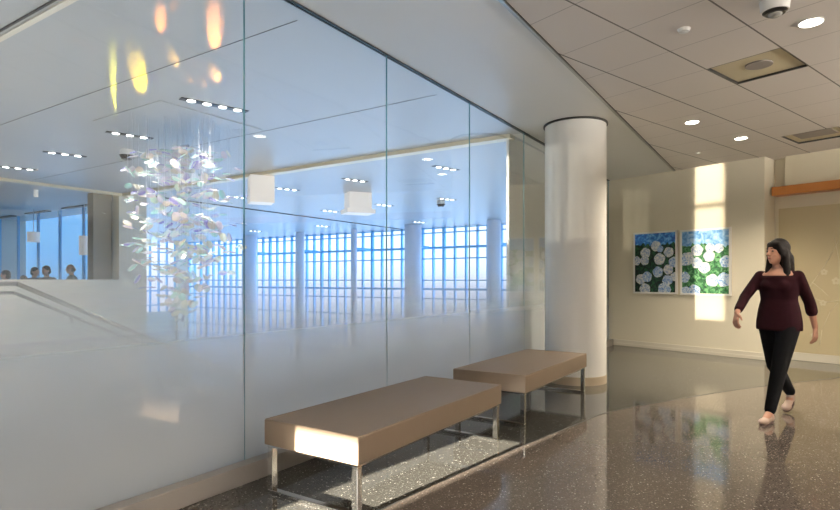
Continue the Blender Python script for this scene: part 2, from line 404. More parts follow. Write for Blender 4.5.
def blossom(px, py, r):
    b, z = pxb(px, py); bm = bmesh.new()
    for k in range(5):
        an = k*2*PI/5+0.3; c = Vector((b+math.cos(an)*r, z+math.sin(an)*r))
        vs = [bm.verts.new(W(10.074, c.x+math.cos(t*PI/5)*r*0.65, c.y+math.sin(t*PI/5)*r*0.65)) for t in range(10)]
        bm.faces.new(vs)
    e = bmesh.ops.extrude_face_region(bm, geom=list(bm.faces))
    for v in e['geom']:
        if isinstance(v, bmesh.types.BMVert): v.co += Vector((g1.x, g1.y, 0))*0.003
    o = link('etched_blossom', bm, M['etch']); o.parent = pn; o.matrix_parent_inverse = Matrix.Translation(pn.location).inverted()
for q in ((824, 272, 0.03), (836, 281, 0.035), (823, 303, 0.028), (813, 335, 0.02)): blossom(*q)

# ------------------------------------------------------------------ remaining room shell
struct(link('wall_right', B(-16, 10.7, -7.15, -7.0, 0, H), M['wall']))
bm = bmesh.new(); boxab(bm, 10.1, 10.25, -9.5, -4.201, 0, H); struct(link('wall_far_end', bm, M['wall']))
# back wall, low sun window; header and sill shaped to mask the sun
WU = -15.7
bm = bmesh.new()
box(bm, WU-0.3, WU, -7, 4.07, 0, H); box(bm, WU-0.3, WU, 6.2, 7.5, 0, H); box(bm, WU-0.3, WU, 4.07, 4.62, 0, 0.12); box(bm, WU-0.3, WU, 4.62, 6.2, 0, 1.35); box(bm, WU-0.3, WU, 4.62, 6.2, 2.5, H)
struct(link('wall_back', bm, M['wall']))
bm = bmesh.new()
for v in (4.95, 5.36, 5.51, 5.68): box(bm, WU-0.2, WU-0.1, v, v+0.05, 1.35, 2.5)
box(bm, WU-0.2, WU-0.1, 4.07, 4.62, 2.02, 2.09)
struct(link('window_10', bm, M['trim_metal']))
struct(link('wall_corridor', B(-16, -2.2, 7.5, 7.65, 0, H), M['wall']))
struct(link('wall_atrium_left', B(-2.35, -2.2, 5.2, 25.8, -4, H), M['atr_wall']))

# ------------------------------------------------------------------ column
colm = thing('round_column', 'thick glossy white round column at the end of the glass partition', 'column', (6.94, 2.20, 0))
bm = bmesh.new(); cyl(bm, 0.372, 0.372, 0.10, H-0.022, 96); link('shaft', bm, M['column'], colm)
bm = bmesh.new(); cyl(bm, 0.374, 0.374, 0.0005, 0.10, 96); link('plinth', bm, M['tanbase'], colm)
bm = bmesh.new(); cyl(bm, 0.390, 0.390, H-0.021, H-0.001, 96); link('shadow_collar', bm, M['trim_dark'], colm)

# ------------------------------------------------------------------ benches
def make_bench(label):
    L, Wd = 1.77, 0.715
    t = thing('upholstered_bench', label, 'bench', group='benches along the glass')
    bm = bmesh.new(); box(bm, 0, L, 0, Wd, 0.285, 0.437)
    # slightly crowned top
    bmesh.ops.bevel(bm, geom=list(bm.edges), offset=0.012, segments=4, affect='EDGES', profile=0.6)
    link('seat', bm, M['leather'], t, smooth=True)
    st = [c for c in t.children][0]
    bm = bmesh.new(); r = 0.0035
    for z in (0.4355,):
        for p, q in (((0.006, 0.006, z), (L-0.006, 0.006, z)), ((L-0.006, 0.006, z), (L-0.006, Wd-0.006, z)), ((L-0.006, Wd-0.006, z), (0.006, Wd-0.006, z)), ((0.006, Wd-0.006, z), (0.006, 0.006, z))):
            tube(bm, p, q, r, 8)
    for x in (0.004, L-0.004):
        for y in (0.004, Wd-0.004): tube(bm, (x, y, 0.292), (x, y, 0.432), r, 8)
    link('piping', bm, M['leather'], st)
    for x in (0.012, L-0.052):
        fr = link('foot_bar', B(x, x+0.04, 0.015, Wd-0.015, 0.001, 0.022), M['chrome'], t, bevel=0.003)
        for y in (0.015, Wd-0.055):
            link('leg', B(x, x+0.04, y, y+0.04, 0.0225, 0.272), M['chrome'], t, bevel=0.003)
    bm = bmesh.new()
    for y in (0.015, Wd-0.055): box(bm, 0.012, L-0.012, y, y+0.04, 0.2725, 0.2845)
    for x in (0.012, L-0.052): box(bm, x, x+0.04, 0.055, Wd-0.055, 0.2725, 0.2845)
    link('under_frame', bm, M['chrome'], t)
    return t
b1 = make_bench('nearer taupe leather bench on polished steel legs, its short end in full sun'); b1.location = (2.275, 1.868, 0); b1.rotation_euler.z = math.radians(0)
b2 = b1.copy(); C0.objects.link(b2); b2.location = (4.515, 1.862, 0)
b2['label'] = 'farther taupe leather bench on steel legs, next to the round column'
for ch in list(b1.children):
    c = ch.copy(); C0.objects.link(c); c.parent = b2
    for g in ch.children:
        d = g.copy(); C0.objects.link(d); d.parent = c

# ------------------------------------------------------------------ paintings
def painting(label, t0, t1, z0, z1, flowers, sky, leaf, name='flower_painting', skyline=0.8, right=False):
    w = t1-t0; hh = z1-z0
    base = A - g2*t0 - g1*0.002
    rz = math.atan2(-g2.y, -g2.x)     # local +x runs along the wall to the right
    t = thing(name, label, 'painting', (base.x, base.y, z0), rz, 'hydrangea paintings on the far wall')
    # local y: +y is into room?  (-g1)
    # local frame: x=-g2, y = rot90(x) = (g2.y,-g2.x)= g1 -> into the wall
    fr = 0.03
    bm = bmesh.new()
    box(bm, 0, w, -0.045, 0, 0, fr); box(bm, 0, w, -0.045, 0, hh-fr, hh); box(bm, 0, fr, -0.045, 0, fr, hh-fr); box(bm, w-fr, w, -0.045, 0, fr, hh-fr)
    link('frame', bm, M['frame_w'], t, bevel=0.002)
    bm = bmesh.new()
    box(bm, fr, w-fr, -0.030, -0.004, fr, hh-fr, 1)
    iw, ih = w-2*fr, hh-2*fr
    def q(x, y): return (fr+x*iw, fr+(1-y)*ih)
    # sky band with ragged lower edge
    rnd = random.Random(5 if right else 3)
    n = 26; top = []; bot = []
    for i in range(n+1):
        x = i/n; yy = skyline + rnd.uniform(-0.035, 0.03) + (0.06 if (right and x > 0.55) else 0)
        top.append(q(x, 0.0)); bot.append(q(x, yy))
    for i in range(n):
        vs = [bm.verts.new((p[0], -0.031, p[1])) for p in (top[i], top[i+1], bot[i+1], bot[i])]
        bm.faces.new(vs).material_index = 0
    for (x, y, rx, bl) in flowers:
        c = q(x, y); rr = rx*iw
        def in_(px, pz): return (min(max(px, fr), w-fr), min(max(pz, fr), hh-fr))
        # bloom: cap of rings slightly domed
        seg = 22; prev = None; d0 = -0.0315-0.0004*flowers.index((x, y, rx, bl))
        cen = bm.verts.new((*[in_(*c)[0]], d0-0.001, in_(*c)[1]))
        rim = []
        for k in range(seg):
            an = 2*PI*k/seg; r_ = rr*(1+0.05*math.sin(5*an+x*20)+rnd.uniform(-0.03, 0.03))
            pt = in_(c[0]+math.cos(an)*r_, c[1]+math.sin(an)*r_*1.0)
            rim.append(bm.verts.new((pt[0], d0, pt[1])))
        for k in range(seg):
            try: bm.faces.new((cen, rim[k], rim[(k+1) % seg])).material_index = 2+bl
            except ValueError: pass
    link('canvas', bm, [sky, leaf, M['bloom'], M['bloom2']], t, keep=True)
    return t
FL = [(0.53, 0.22, 0.12, 0), (0.63, 0.27, 0.08, 1), (0.27, 0.33, 0.125, 0), (0.84, 0.33, 0.115, 0), (0.04, 0.46, 0.11, 0), (0.25, 0.46, 0.11, 0), (0.62, 0.44, 0.135, 0),
      (0.96, 0.50, 0.12, 1), (0.15, 0.78, 0.12, 0), (0.58, 0.66, 0.125, 1), (0.83, 0.62, 0.115, 0), (0.98, 0.74, 0.10, 0), (0.31, 0.74, 0.125, 1), (0.81, 0.80, 0.12, 1), (0.26, 0.95, 0.135, 0), (0.74, 0.95, 0.155, 1)]
FR = [(0.33, 0.31, 0.13, 0), (0.61, 0.28, 0.10, 0), (0.79, 0.29, 0.10, 0), (0.12, 0.44, 0.145, 0), (0.04, 0.48, 0.1, 1), (0.59, 0.41, 0.12, 0), (0.33, 0.51, 0.12, 0), (0.49, 0.59, 0.125, 0),
      (0.94, 0.50, 0.13, 1), (0.06, 0.74, 0.12, 1), (0.66, 0.79, 0.135, 0), (0.9, 0.78, 0.15, 1), (0.27, 0.96, 0.14, 1), (0.08, 0.97, 0.11, 1)]
painting('left framed painting of white hydrangeas under a deep blue sky strip', 0.552, 1.391, 1.01, 2.14, FL, M['sky_p'], M['leaf_d'], skyline=0.19)
painting('right framed painting of white hydrangeas with bright green leaves, crossed by sunlight', 1.447, 2.29, 1.0, 2.13, FR, M['sky_p2'], M['leaf_l'], skyline=0.22, right=True)

# ------------------------------------------------------------------ ceiling fittings on our side
def downlight(px, py, label, r=0.075, power=24):
    u, v = unp(px, py, H)
    t = thing('downlight', label, 'ceiling light', (u, v, H-0.0005), 0, 'round downlights in the tile ceiling')
    bm = bmesh.new(); cyl(bm, r+0.012, r+0.008, -0.006, 0, 32); link('trim_ring', bm, M['white'], t)
    bm = bmesh.new(); cyl(bm, r, r, -0.0085, -0.0062, 32); link('diffuser', bm, M['lamp_w'], t)
    l = bpy.data.lights.new('downlight_lamp', 'SPOT'); l.energy = power; l.color = (1, 0.86, 0.66); l.spot_size = math.radians(125); l.spot_blend = 0.9; l.shadow_soft_size = 0.06
    lo = bpy.data.objects.new('downlight_lamp', l); C0.objects.link(lo); lo.location = (u, v, H-0.03)
downlight(811, 22, 'largest glowing round downlight, nearest one beside the security camera', power=90)
downlight(692, 122, 'small glowing round downlight left of the pair near the far wall', power=300)
downlight(741, 138, 'small glowing round downlight right of the pair near the far wall', power=300)
def small_disc(name, label, cat, px, py, r, hh, m, col2=None):
    u, v = unp(px, py, H)
    bm = bmesh.new(); cyl(bm, r, r*0.8, 0, -hh, 24) if False else cyl(bm, r*0.8, r, -hh, 0, 24)
    t = thing(name, label, cat, (u, v, H-0.0005))
    link('housing', bm, m, t)
    bm = bmesh.new(); cyl(bm, r*0.35, r*0.45, -hh-0.006, -hh, 20); link('cap', bm, col2 or m, t)
    return t
small_disc('smoke_detector', 'small white smoke detector on the ceiling tile above the column', 'smoke detector', 684, 29, 0.048, 0.022, M['white'])
small_disc('sprinkler_plate', 'tiny pale sprinkler cover plate on the ceiling near the far wall', 'sprinkler', 698, 153, 0.04, 0.006, M['white'])
u, v = unp(775, 1, H)
t = thing('security_camera', 'white dome security camera with black ring at the top right of the ceiling', 'security camera', (u, v, H-0.0005))
bm = bmesh.new(); cyl(bm, 0.085, 0.095, -0.075, 0, 32); link('housing', bm, M['white'], t)
bm = bmesh.new(); cyl(bm, 0.062, 0.078, -0.09, -0.0755, 32); link('ring', bm, M['black'], t)
bm = bmesh.new(); bmesh.ops.create_uvsphere(bm, u_segments=20, v_segments=10, radius=0.045); 
for vv in bm.verts: vv.co.z = vv.co.z*0.5-0.092
link('lens_dome', bm, M['lens'], t, smooth=True)
# recessed panels
def recess(name, label, cat, a0, a1, b0, b1, disc, depth):
    t = thing(name, label, cat, W((a0+a1)/2, (b0+b1)/2, H+0.002))
    inv = Matrix.Translation(t.location).inverted()
    bm = bmesh.new(); e = 0.012
    boxab(bm, a0+0.001, a1-0.001, b0+0.001, b0+e, H+0.002, H+depth); boxab(bm, a0+0.001, a1-0.001, b1-e, b1-0.001, H+0.002, H+depth)
    boxab(bm, a0+0.001, a0+e, b0+e, b1-e, H+0.002, H+depth); boxab(bm, a1-e, a1-0.001, b0+e, b1-e, H+0.002, H+depth)
    o = link('recess_frame', bm, M['trim_dark'], t); o.matrix_parent_inverse = inv
    bm = bmesh.new(); boxab(bm, a0-0.01, a1+0.01, b0-0.01, b1+0.01, H+depth, H+depth+0.02); o = link('back_plate', bm, M['recess'], t); o.matrix_parent_inverse = inv
    if disc:
        bm = bmesh.new(); c = W((a0+a1)/2-0.02, (b0+b1)/2-0.02)
        cyl(bm, 0.11, 0.11, H+depth-0.012, H+depth-0.001, 32, c[0], c[1])
    else:
        bm = bmesh.new(); boxab(bm, a0+0.05, a1-0.25, b0+0.1, b1-0.12, H+depth-0.012, H+depth-0.001)
    o = link('speaker_grille' if disc else 'vent_grille', bm, M['vent'], t); o.matrix_parent_inverse = inv
recess('ceiling_speaker_panel', 'square recessed ceiling panel with a round grey speaker grille', 'ceiling speaker', 5.258, 5.913, 1.812, 2.425, True, 0.02)
recess('ceiling_vent', 'recessed ceiling panel with a grey rectangular air vent above the niche', 'air vent', 8.533, 9.188, 2.30, 2.95, False, 0.02)

# ================================================================== ATRIUM
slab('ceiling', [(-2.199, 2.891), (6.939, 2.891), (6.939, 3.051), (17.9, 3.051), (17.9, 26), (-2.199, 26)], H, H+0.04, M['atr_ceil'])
slab('floor', [(-2.3, 3.05), (19, 3.05), (19, 26), (-2.3, 26)], -4.1, -4.0, M['atr_floor'])
slab('wall_below_glass', [(-2.2, 3.051), (6.9, 3.051), (6.9, 3.12), (-2.2, 3.12)], -4.0, -0.06, M['atr_wall'])
# cream trims framing the atrium ceiling field, and thin reveals
struct(link('trim_6', B(6.86, 7.02, 3.05, 12.42, H-0.055, H-0.001), M['trim_cream']))
struct(link('trim_7', B(-2.2, 7.02, 12.421, 12.56, H-0.05, H-0.001), M['trim_cream']))
struct(link('trim_8', B(7.02, 17.5, 12.2, 12.26, H-0.02, H-0.001), M['trim_dark']))
struct(link('trim_9', B(1.855, 1.87, 3.05, 12.2, H-0.012, H-0.001), M['trim_dark']))
struct(link('trim_10', B(1.90, 1.945, 3.05, 12.2, H-0.015, H-0.001), M['atr_wall']))
bm = bmesh.new(); box(bm, 3.0, 3.006, 3.05, 12.2, H-0.003, H-0.001); box(bm, 5.0, 5.006, 3.05, 12.2, H-0.003, H-0.001); struct(link('trim_11', bm, M['trim_dark']))

# linear triple lights
def linear_light(u, v, n, label):
    t = thing('linear_downlight', label, 'ceiling light', (u, v, H-0.0005), math.radians(-17), 'slot downlights in the atrium ceiling')
    L = 0.17*n+0.06
    link('slot', B(-L/2, L/2, -0.045, 0.045, -0.008, 0), M['black'], t)
    for i in range(n):
        x = (i-(n-1)/2)*0.17
        bm = bmesh.new(); cyl(bm, 0.044, 0.044, -0.012, -0.0083, 18, x, 0); link('lamp', bm, M['lamp_n'], t)
LL = [(215, 105, 4, 'four-lamp slot downlight above the hanging sculpture'), (130, 135, 3, 'three-lamp slot downlight just left of the sculpture top'), (65, 154, 3, 'three-lamp slot downlight second from the left edge'),
      (18, 168, 3, 'three-lamp slot downlight at the left edge of the picture'), (287, 189, 3, 'three-lamp slot downlight right of the first glass joint, under the cream trim'),
      (355, 180, 3, 'three-lamp slot downlight above the right white hanging box'), (446, 168, 3, 'biggest three-lamp slot downlight right of the second glass joint'),
      (447, 199, 3, 'three-lamp slot downlight above the small dome camera'), (330, 211, 3, 'small three-lamp slot downlight left of the right hanging box'),
      (236, 197, 3, 'three-lamp slot downlight just left of the first glass joint'), (384, 205, 3, 'small three-lamp slot downlight near the second glass joint'),
      (419, 222, 3, 'tiny three-lamp slot downlight over the window bay'), (255, 231, 3, 'tiny three-lamp slot downlight over the farthest windows'), (322, 226, 3, 'tiny three-lamp slot downlight over the middle windows')]
for px, py, n, lab in LL:
    u, v = unp(px, py, H); linear_light(u, v, n, lab)
    if px < 225 or px in (446,):
        l = bpy.data.lights.new('slot_lamp', 'SPOT'); l.energy = 160; l.color = (1, 0.9, 0.78); l.spot_size = math.radians(140); l.spot_blend = 1.0; l.shadow_soft_size = 0.1
        lo = bpy.data.objects.new('slot_lamp', l); C0.objects.link(lo); lo.location = (u, v, H-0.04)
for px, py, lab in ((55, 205, 'small round lamp over the group of people, left one'), (61, 198, 'small round lamp over the group of people, nearer one'), (248, 130, 'small round lamp beside the first glass joint'), (420, 156, 'small round lamp beside the biggest slot downlight')):
    pass
# dome cameras
for px, py, lab in ((127, 150, 'white dome camera with black base on the ceiling left of the sculpture'), (441, 201, 'small grey dome camera under the atrium ceiling, right of the second glass joint')):
    u, v = unp(px, py, H)
    t = thing('dome_camera', lab, 'security camera', (u, v, H-0.0005), 0, 'dome cameras in the atrium')
    bm = bmesh.new(); cyl(bm, 0.10, 0.10, -0.08, 0, 28); link('housing', bm, M['white'], t)
    bm = bmesh.new(); cyl(bm, 0.07, 0.105, -0.14, -0.081, 28); link('dome', bm, M['black'], t)
# glowing white boxes added in place of reflections in the glass
def reflection_box(x0, x1, y0, y1, v, label, brim):
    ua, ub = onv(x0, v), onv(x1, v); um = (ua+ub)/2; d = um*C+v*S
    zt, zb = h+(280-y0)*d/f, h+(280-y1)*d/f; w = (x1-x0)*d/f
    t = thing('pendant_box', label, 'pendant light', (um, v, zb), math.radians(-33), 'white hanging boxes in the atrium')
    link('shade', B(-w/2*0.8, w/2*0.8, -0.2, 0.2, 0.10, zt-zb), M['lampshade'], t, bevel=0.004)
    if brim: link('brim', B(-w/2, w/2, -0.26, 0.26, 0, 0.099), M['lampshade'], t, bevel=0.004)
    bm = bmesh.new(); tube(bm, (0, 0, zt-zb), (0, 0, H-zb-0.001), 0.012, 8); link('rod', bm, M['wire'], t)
M['lampshade'] = mat('warm_white_shade', (0.85, 0.8, 0.75), 0.5, emit=(1, 0.9, 0.85), estr=0.25)  # faint emission imitates reflections, no lamp inside
reflection_box(343, 372, 182, 214, 8.0, 'right white hanging box with a wide lower brim', True)
reflection_box(246, 275, 177, 209, 8.0, 'left white hanging box beside the first glass joint', False)

# window wall u = 17.6
UW = 17.6; ZS = [3.17, 3.0, 2.46, 2.05, 1.26, 0.94, 0.58, -0.1, -0.9, -1.6, -2.4, -3.2, -3.95]
bays = [onu(px, UW) for px in (530, 490, 413, 354, 300, 250, 208, 150)]
bays[0] = 3.25; bays[-1] = 25.6
bn = 20
for i in range(len(bays)-1):
    v0, v1 = bays[i]+0.01, bays[i+1]-0.01
    t = thing('window_%d' % bn, None, None, (UW, v0, -4.0), 0, kind='structure'); bn += 1
    n = max(2, round((v1-v0)/0.46)); stp = (v1-v0)/n
    for k in range(n+1):
        w = 0.05 if k % 4 else 0.09
        y = min(max(k*stp, w/2), v1-v0-w/2)
        link('mullion', B(-0.08, 0.04, y-w/2, y+w/2, 0.001, H+4.0-0.002), M['mull'], t)
    for z in ZS:
        th = 0.055 if abs(z-2.46) < 0.01 or abs(z-0.94) < 0.01 else 0.028
        link('transom', B(-0.06, 0.03, 0.002, v1-v0-0.002, z+4-th, z+4+th*0.4), M['mull'], t)
    bm = bmesh.new(); vs = [bm.verts.new(p) for p in ((0.0, 0.002, 0.01), (0.0, v1-v0-0.002, 0.01), (0.0, v1-v0-0.002, H+3.98), (0.0, 0.002, H+3.98))]; bm.faces.new(vs)
    link('pane', bm, M['clear'], t)
struct(link('wall_window_end', B(17.0, 18.0, 25.61, 26.0, -4, H-0.001), M['atr_wall']))
struct(link('wall_atrium_far', B(-2.2, 8.6, 25.8, 26.0, -4, H-0.001), M['atr_wall']))
bm = bmesh.new()
for k in range(20): box(bm, 8.6+k*0.44, 8.67+k*0.44, 25.85, 25.95, -0.299, H-0.001)
for z in (0.0, 0.7, 1.4, 2.0, 2.6): box(bm, 8.6, 17.0, 25.87, 25.93, z, z+0.06)
struct(link('window_60', bm, M['mull']))  # opening invented to bring more skylight into the atrium
struct(link('wall_under_window', B(8.6, 17.0, 25.84, 25.96, -4, -0.3), M['atr_wall']))  # closes the low part of that added opening against glare
struct(link('wall_outer_fin', B(8.3, 8.59, 26.01, 28.0, -4, H), M['atr_wall']))  # added out of view to keep the low sun off the end opening
slab('ceiling', [(-2.2, 26.01), (17.6, 26.01), (17.6, 28.0), (-2.2, 28.0)], H, H+0.04, M['atr_ceil'])  # unseen eave added to stop the low sun passing above the fin
for px, w in ((250, 14), (300, 9), (354, 6), (413, 17), (494, 14)):
    uu = 16.5; v = onu(px, uu); d = uu*C+v*S; r = w/2*d/f
    lab = {250: 'pale atrium column just right of the first glass joint', 300: 'slim pale atrium column between the first and second glass joints', 354: 'slimmest pale atrium column left of the second glass joint', 413: 'wide pale atrium column right of the second glass joint', 494: 'pale atrium column nearest the white round column'}[px]
    t = thing('atrium_column', lab, 'column', (uu, v, -4.0), 0, 'pale columns in front of the window wall')
    bm = bmesh.new(); cyl(bm, r, r, 0.001, H+4-0.002, 40); link('shaft', bm, M['pale_col'], t)
    bm = bmesh.new(); box(bm, 0.0, 1.0, -0.05, 0.05, 6.42, 6.50); link('bracket', bm, M['mull'], t)

# half wall, pier and the room behind it
HW = 12.57
struct(link('wall_half', B(-2.2, 7.52, HW, HW+0.25, -4, 1.27), M['atr_wall']))
struct(link('wall_pier', B(6.87, 7.52, HW, HW+0.25, 1.2701, H-0.001), M['atr_wall']))
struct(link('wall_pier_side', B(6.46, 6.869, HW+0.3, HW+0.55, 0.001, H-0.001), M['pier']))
struct(link('wall_return', B(7.35, 7.52, HW+0.2501, 14.2, -4, H-0.001), M['atr_wall']))
# glazing over the half wall
for i, (x0, x1) in enumerate(((-2.2, 2.0), (2.0, 5.5), (5.5, 6.868))):
    struct(link('window_%d' % (40+i), B(x0+0.003, x1-0.003, HW+0.1, HW+0.112, 1.271, H-0.06), [M['clear']]))
slab('floor', [(-2.2, HW+0.2501), (7.34, HW+0.2501), (7.34, 25.7), (-2.2, 25.7)], -0.1, 0.0, M['stone'])
# blue glazed wall of that room runs away from us
t = thing('window_50', None, None, (7.6, 14.3, 0.0), 0, kind='structure')
n = 5
for k in range(n+1): link('mullion', B(-0.03, 0.03, k*1.3, k*1.3+0.05, 0.001, H-0.002), M['mull'], t)
bm = bmesh.new(); vs = [bm.verts.new(p) for p in ((0, 0, 0), (0, 6.5, 0), (0, 6.5, H-0.002), (0, 0, H-0.002))]; bm.faces.new(vs); link('pane', bm, M['blue_glass'], t)
struct(link('wall_blue', B(8.4, 8.5, 14.3, 21.5, 0.0, H-0.001), M['blue_wall']))  # glowing sheet added behind the panes in place of window light
struct(link('wall_room_end', B(-2.2, 8.39, 21.0, 21.2, 0.001, H-0.001), M['atr_wall']))
# dark reveals above the blue glazing
bm = bmesh.new()
for k in range(3): box(bm, 7.35, 7.5, 15.0+k*2.2, 16.3+k*2.2, H-0.03, H-0.001)
struct(link('trim_12', bm, M['trim_dark']))
# glowing cylinders added in place of reflections over that room
def reflection_tube(px, py0, py1, w, v, label):
    u = onv(px, v); d = u*C+v*S; zt, zb = h+(280-py0)*d/f, h+(280-py1)*d/f; r = w/2*d/f
    t = thing('lantern_pendant', label, 'pendant light', (u, v, zb), 0, 'white lanterns over the group of people')
    bm = bmesh.new(); cyl(bm, r, r, 0, zt-zb, 24); link('shade', bm, M['lampshade'], t)
    bm = bmesh.new(); tube(bm, (0, 0, zt-zb), (0, 0, H-zb-0.001), 0.008, 6); link('cord', bm, M['wire'], t)
reflection_tube(33.5, 232, 242, 11, 17.0, 'short white lantern above the dark-haired people')
reflection_tube(84, 236, 255, 9, 15.0, 'tall white lantern above the balding person')
reflection_tube(36, 184, 197, 4, 13.5, 'narrow white tube hanging high over the half wall')

# ------------------------------------------------------------------ stair with rails
st = thing('staircase', 'pale stone staircase descending to the right behind the frosted glass', 'staircase', (2.5, 7.0, -4.0))
V0, V1 = 7.0, 8.5
bm = bmesh.new(); U0 = 2.72; rise, run = 0.155, 0.32; top0 = 0.28; n = 27
pts = [(-2.2, top0), (U0, top0)]; x, z = U0, top0
for k in range(n):
    z -= rise; pts.append((x, z)); x += run; pts.append((x, z))
pts += [(x, -3.999), (x-0.01-1.2, -3.999)]
pts2 = []; 
lower = [(U0, top0-0.45), (-2.2, top0-0.45)]
allp = pts + [(U0, top0-0.45), (-2.2, top0-0.45)]
va = [bm.verts.new((p[0], V0, p[1])) for p in allp]; vb = [bm.verts.new((p[0], V1, p[1])) for p in allp]
nn = len(allp)
for i in range(nn): bm.faces.new((va[i], va[(i+1) % nn], vb[(i+1) % nn], vb[i]))
es = [bm.edges.get((va[i], va[(i+1) % nn])) for i in range(nn)]
bmesh.ops.triangle_fill(bm, edges=es, use_beauty=True); es = [bm.edges.get((vb[i], vb[(i+1) % nn])) for i in range(nn)]
bmesh.ops.triangle_fill(bm, edges=es, use_beauty=True)
inv = Matrix.Translation(st.location).inverted()
o = link('steps', bm, M['stone'], st); o.matrix_parent_inverse = inv
slope = rise/run
def rail(v, z0, label, x0=-2.19, r=0.026, x1=8.0):
    bm = bmesh.new(); tube(bm, (x0, v, z0), (U0, v, z0), r, 12); tube(bm, (U0, v, z0), (x1, v, z0-(x1-U0)*slope), r, 12)
    o = link('handrail', bm, M['rail'], st, smooth=False); o.matrix_parent_inverse = inv
    return o
rail(7.03, 1.22, ''); rail(7.10, 1.12, '', r=0.018)
bm = bmesh.new(); tube(bm, (-0.3, 8.40, 1.5), (8.0, 8.40, 1.5-8.3*slope*1.0), 0.025, 12)
o = link('handrail', bm, M['rail'], st); o.matrix_parent_inverse = inv
for k in range(5):
    x = 3.3+k*0.95; bm = bmesh.new(); z = 1.12-(x-U0)*slope; tube(bm, (x, 7.1, z-0.02), (x, 7.05, z-0.09), 0.012, 8); o = link('rail_bracket', bm, M['rail'], st); o.matrix_parent_inverse = inv
for k in range(4):
    x0 = U0+k*1.5; x1 = x0+1.49; bm = bmesh.new()
    za = 1.19-(x0-U0)*slope; zb = 1.19-(x1-U0)*slope
    hexa(bm, [(x0, V0+0.02, za-0.9), (x1, V0+0.02, zb-0.9), (x1, V0+0.03, zb-0.9), (x0, V0+0.03, za-0.9), (x0, V0+0.02, za), (x1, V0+0.02, zb), (x1, V0+0.03, zb), (x0, V0+0.03, za)])
    o = link('glass_balustrade', bm, M['clear'], st); o.matrix_parent_inverse = inv

# ------------------------------------------------------------------ hanging dichroic sculpture
SC = Vector((unp(180, 125, H)[0], unp(180, 125, H)[1])); 
dS = SC.x*C+SC.y*S
sc_t = thing('hanging_sculpture', 'cloud of iridescent dichroic film flakes hanging on fine wires behind the glass', 'sculpture', (SC.x, SC.y, H-0.0005))
link('ceiling_plate', B(-0.7, 0.7, -0.7, 0.7, -0.006, 0), M['atr_ceil'], sc_t)
def flake_mesh(seed):
    r = random.Random(seed); bm = bmesh.new(); L = r.uniform(0.06, 0.078); Wd = r.uniform(0.045, 0.062); dip = r.uniform(0.012, 0.035)
    for s in (-1, 1):
        n = 9; rows = []
        for i in range(n):
            tt = i/(n-1); x = s*L*tt*1.35; w = Wd*math.sqrt(max(0.0, 1-(2*tt-1)**2))*0.95+0.003
            z = -dip*(tt**1.6)
            rows.append([bm.verts.new((x, w*j, z-abs(j)*0.003)) for j in (-1, -0.5, 0, 0.5, 1)])
        for a, b in zip(rows[:-1], rows[1:]):
            for j in range(4):
                fc = bm.faces.new((a[j], b[j], b[j+1], a[j+1])); fc.smooth = True
    me = bpy.data.meshes.new('flake'); bm.to_mesh(me); bm.free(); me.materials.append(M['film']); return me
fm = [flake_mesh(k) for k in range(8)]
rnd = random.Random(11); flakes = []
wires = []
tries = 0
while len(wires) < 66 and tries < 5000:
    tries += 1
    px = rnd.gauss(176, 34)
    if not 116 < px < 245: continue
    dd = rnd.uniform(-0.65, 0.65)
    d = dS+dd; x = (px-420)/f*d; u, v = S*x+C*d, -C*x+S*d
    if abs(u-SC.x) > 0.95 or abs(v-SC.y) > 0.80: continue
    if any((u-a)**2+(v-b)**2 < 0.075**2 for a, b, *_ in wires): continue
    e = abs(px-178)/66
    zt = h+(280-(143+rnd.uniform(0, 25)+e*12))*d/f
    zb = h+(280-(338-rnd.uniform(0, 40)-e*75))*d/f
    wires.append((u, v, zt, zb))
allf = []
for u, v, zt, zb in wires:
    bm = bmesh.new(); tube(bm, (u-SC.x, v-SC.y, zb-H), (u-SC.x, v-SC.y, -0.009), 0.0014, 5)
    link('wire', bm, M['wire'], sc_t)
    z = zt
    while z > zb:
        allf.append((u-SC.x, v-SC.y, z-H)); z -= rnd.uniform(0.25, 0.48)
rnd.shuffle(allf)
allf.sort(key=lambda p: (p[0]*C+p[1]*S))
bmx = bmesh.new()
for i, p in enumerate(allf):
    me = rnd.choice(fm); R = Matrix.Translation(p) @ Matrix.Rotation(rnd.uniform(0, 2*PI), 4, 'Z') @ Matrix.Rotation(rnd.gauss(0, 0.6), 4, 'X') @ Matrix.Rotation(rnd.gauss(0, 0.15), 4, 'Y')
    if i < 98:
        o = bpy.data.objects.new('flake', me); C0.objects.link(o); o.parent = sc_t; o.matrix_local = R
    else:
        k0 = len(bmx.verts); bmx.from_mesh(me); bmx.verts.ensure_lookup_table()
        for vv in bmx.verts[k0:]: vv.co = R @ vv.co
o = link('flakes', bmx, M['film'], sc_t, keep=True); o['kind'] = 'stuff'
print('flakes', len(allf), 'wires', len(wires))

